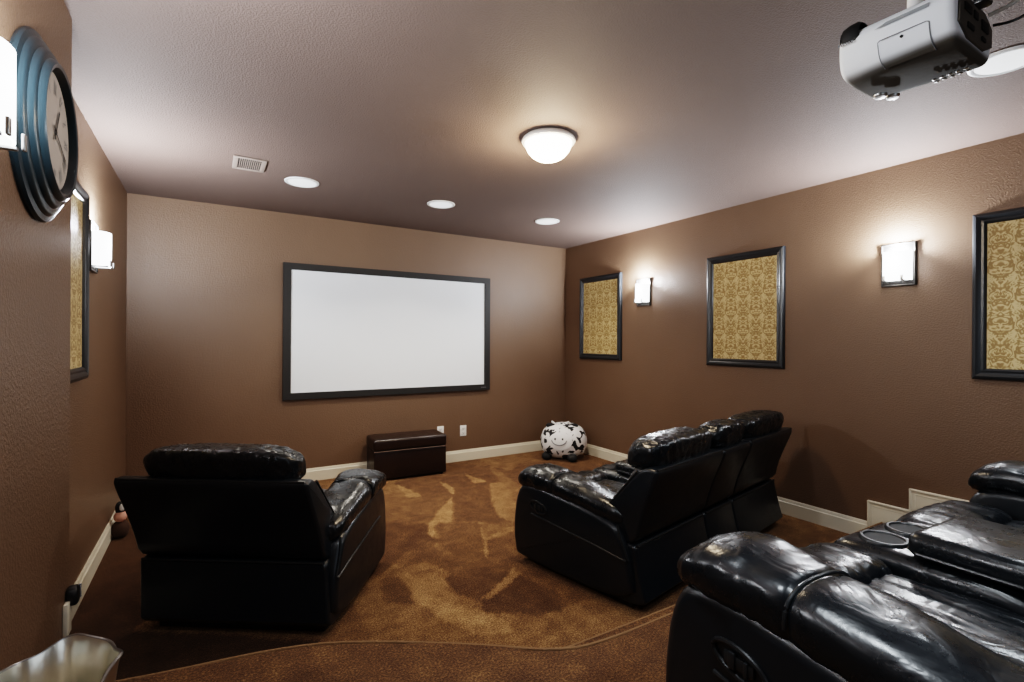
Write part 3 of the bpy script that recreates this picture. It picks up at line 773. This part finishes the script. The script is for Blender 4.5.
for ln_, ang, w in ((.085, R(-28), .010), (.125, R(-115), .007)):
    q = B(); stroke(q, (0, 0), (ln_ * math.sin(-ang), ln_ * math.cos(ang)), w, .046); stroke(q, (0, 0), (-.03 * math.sin(-ang), -.03 * math.cos(ang)), w, .046); q.out('hand', M_DARK, fc, smooth=False)
q = B(); q.add(*lathe([(0, .047), (.008, .047)], 16, (0, 0, 0), 'x')); q.out('hub', M_DARK, fc)

# ------------------------------------------------------------------ bin and small things at the left
t = thing('silver_waste_bin', 'silver metal bin with wavy rim at the bottom left corner', 'bin', (-.300, 1.50, .30))
def bin_ring(r, z, wav, n=72): 
    o = []
    for k in range(n):
        a = k / n * 2 * PI; rr = r * 1.12 * (1 + .035 * math.cos(8 * a) * wav); o.append((rr * math.cos(a) * .80, rr * math.sin(a), z + .010 * math.cos(4 * a + .6) * wav))
    return o
q = B(); q.add(*loft([bin_ring(.085, .0, .2), bin_ring(.095, .08, .5), bin_ring(.115, .2, .9), bin_ring(.128, .285, 1), bin_ring(.134, .302, 1), bin_ring(.129, .304, 1), bin_ring(.122, .285, 1), bin_ring(.109, .2, .9), bin_ring(.09, .08, .5), bin_ring(.08, .012, .2)])); q.out('body', M_BIN, t)
q = B(); q.add(*tube(bin_ring(.1325, .303, 1), .004, 8, True)); q.out('rim', M_STEEL, t)

t = thing('wall_mounted_night_light', 'small black ribbed plug-in unit at the left wall corner above the white trim end', 'night light', (XJ + .001, 2.405, .42))
q = B(); q.add(*puff([(-.030, -.035), (.030, -.035), (.034, .0), (.026, .032), (-.026, .032), (-.034, .0)], 0, .034, .010, 'x', 2, 4)); q.out('body', M_PLAST, t)
rib_m = simple('blue_grey_rib', (.10, .14, .22), .3)
for k in range(6):
    q = B(); q.add(*box((.030, .034 - .004, -.022 + k * .0085), (.012, .010, .004), .001)); q.out('rib', rib_m, t)

t = thing('stuffed_toy', 'small pink and dark item tucked between the recliner and left wall', 'toy', (-.515, 4.30, 0))
q = B(); q.add(*pillow((0, 0, .06), (.10, .10, .12), 2.3, 8)); q.out('body', simple('brown_plush', (.06, .03, .018), .9), t)
q = B(); q.add(*pillow((.0, -.01, .15), (.075, .075, .075), 2.1, 8)); q.out('head', M_SKIN, t)
q = B(); q.add(*pillow((.0, .0, .205), (.06, .07, .09), 2.2, 8)); q.out('hat', M_BPLUSH, t)
q = B(); q.add(*pillow((.012, -.035, .215), (.03, .02, .05), 2.2, 6)); q.out('hat_patch', M_WHITE, t)

# ------------------------------------------------------------------ lights
def lamp(name, typ, loc, e, col=(1, 1, 1), size=.03, rot=None, **k):
    l = bpy.data.lights.new(name, typ); l.energy = e; l.color = col
    if typ == 'AREA': l.shape = 'DISK'; l.size = size
    else: l.shadow_soft_size = size
    for a, b_ in k.items(): setattr(l, a, b_)
    o = bpy.data.objects.new(name, l); COL.objects.link(o); o.location = loc
    if rot: o.rotation_euler = rot
    return o
for x, y, rz, lb in SC:
    n = 1 if rz > 0 else -1
    lamp('sconce_lamp', 'POINT', (x + n * .038, y, ZS + .10), 105, (.89, .94, 1), .04)
    lamp('sconce_throw', 'POINT', (x + n * .16, y, ZS + .02), 3 if n < 0 else 1.5, (.93, .95, 1), .05)
lamp('ceiling_bowl_lamp', 'POINT', (1.69, 2.37, ZC - .20), 30, (1, .80, .56), .07)
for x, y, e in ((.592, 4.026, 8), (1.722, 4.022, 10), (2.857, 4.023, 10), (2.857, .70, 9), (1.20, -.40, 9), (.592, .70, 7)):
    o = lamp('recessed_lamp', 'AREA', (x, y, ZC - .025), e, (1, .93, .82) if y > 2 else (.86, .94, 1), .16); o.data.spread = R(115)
lamp('rear_fill_light', 'AREA', (.9, YB + .15, 1.6), 8, (.74, .86, 1), 1.6, (PI / 2, 0, 0))  # added cool fill from behind the camera; no doorway stands there
w = bpy.data.worlds.new('World'); S.world = w; w.use_nodes = True
w.node_tree.nodes['Background'].inputs[0].default_value = (.9, .95, 1, 1); w.node_tree.nodes['Background'].inputs[1].default_value = .05

# ------------------------------------------------------------------ camera
yaw, pit, rol = R(31.416), R(-.0335), R(-.3167)
fw = Vector((math.sin(yaw), math.cos(yaw), 0)); rt = Vector((math.cos(yaw), -math.sin(yaw), 0)); uz = Vector((0, 0, 1))
F = fw * math.cos(pit) + uz * math.sin(pit); U = uz * math.cos(pit) - fw * math.sin(pit)
Rr = rt * math.cos(rol) - U * math.sin(rol); V = rt * math.sin(rol) + U * math.cos(rol)
cd = bpy.data.cameras.new('camera'); cam = bpy.data.objects.new('camera', cd); COL.objects.link(cam)
cd.sensor_width = 36; cd.lens = 495.47 / 1024 * 36; cd.clip_start = .02
m = Matrix.Identity(4)
for i in range(3): m[i][0], m[i][1], m[i][2] = Rr[i], V[i], -F[i]
m[0][3], m[1][3], m[2][3] = 0, 0, 1.367
cam.matrix_world = m; S.camera = cam
S.view_settings.view_transform = 'Filmic'; S.view_settings.look = 'High Contrast'
S.view_settings.exposure = 0.08
S.cycles.max_bounces = 8; S.cycles.sample_clamp_indirect = 6; S.cycles.use_denoising = True
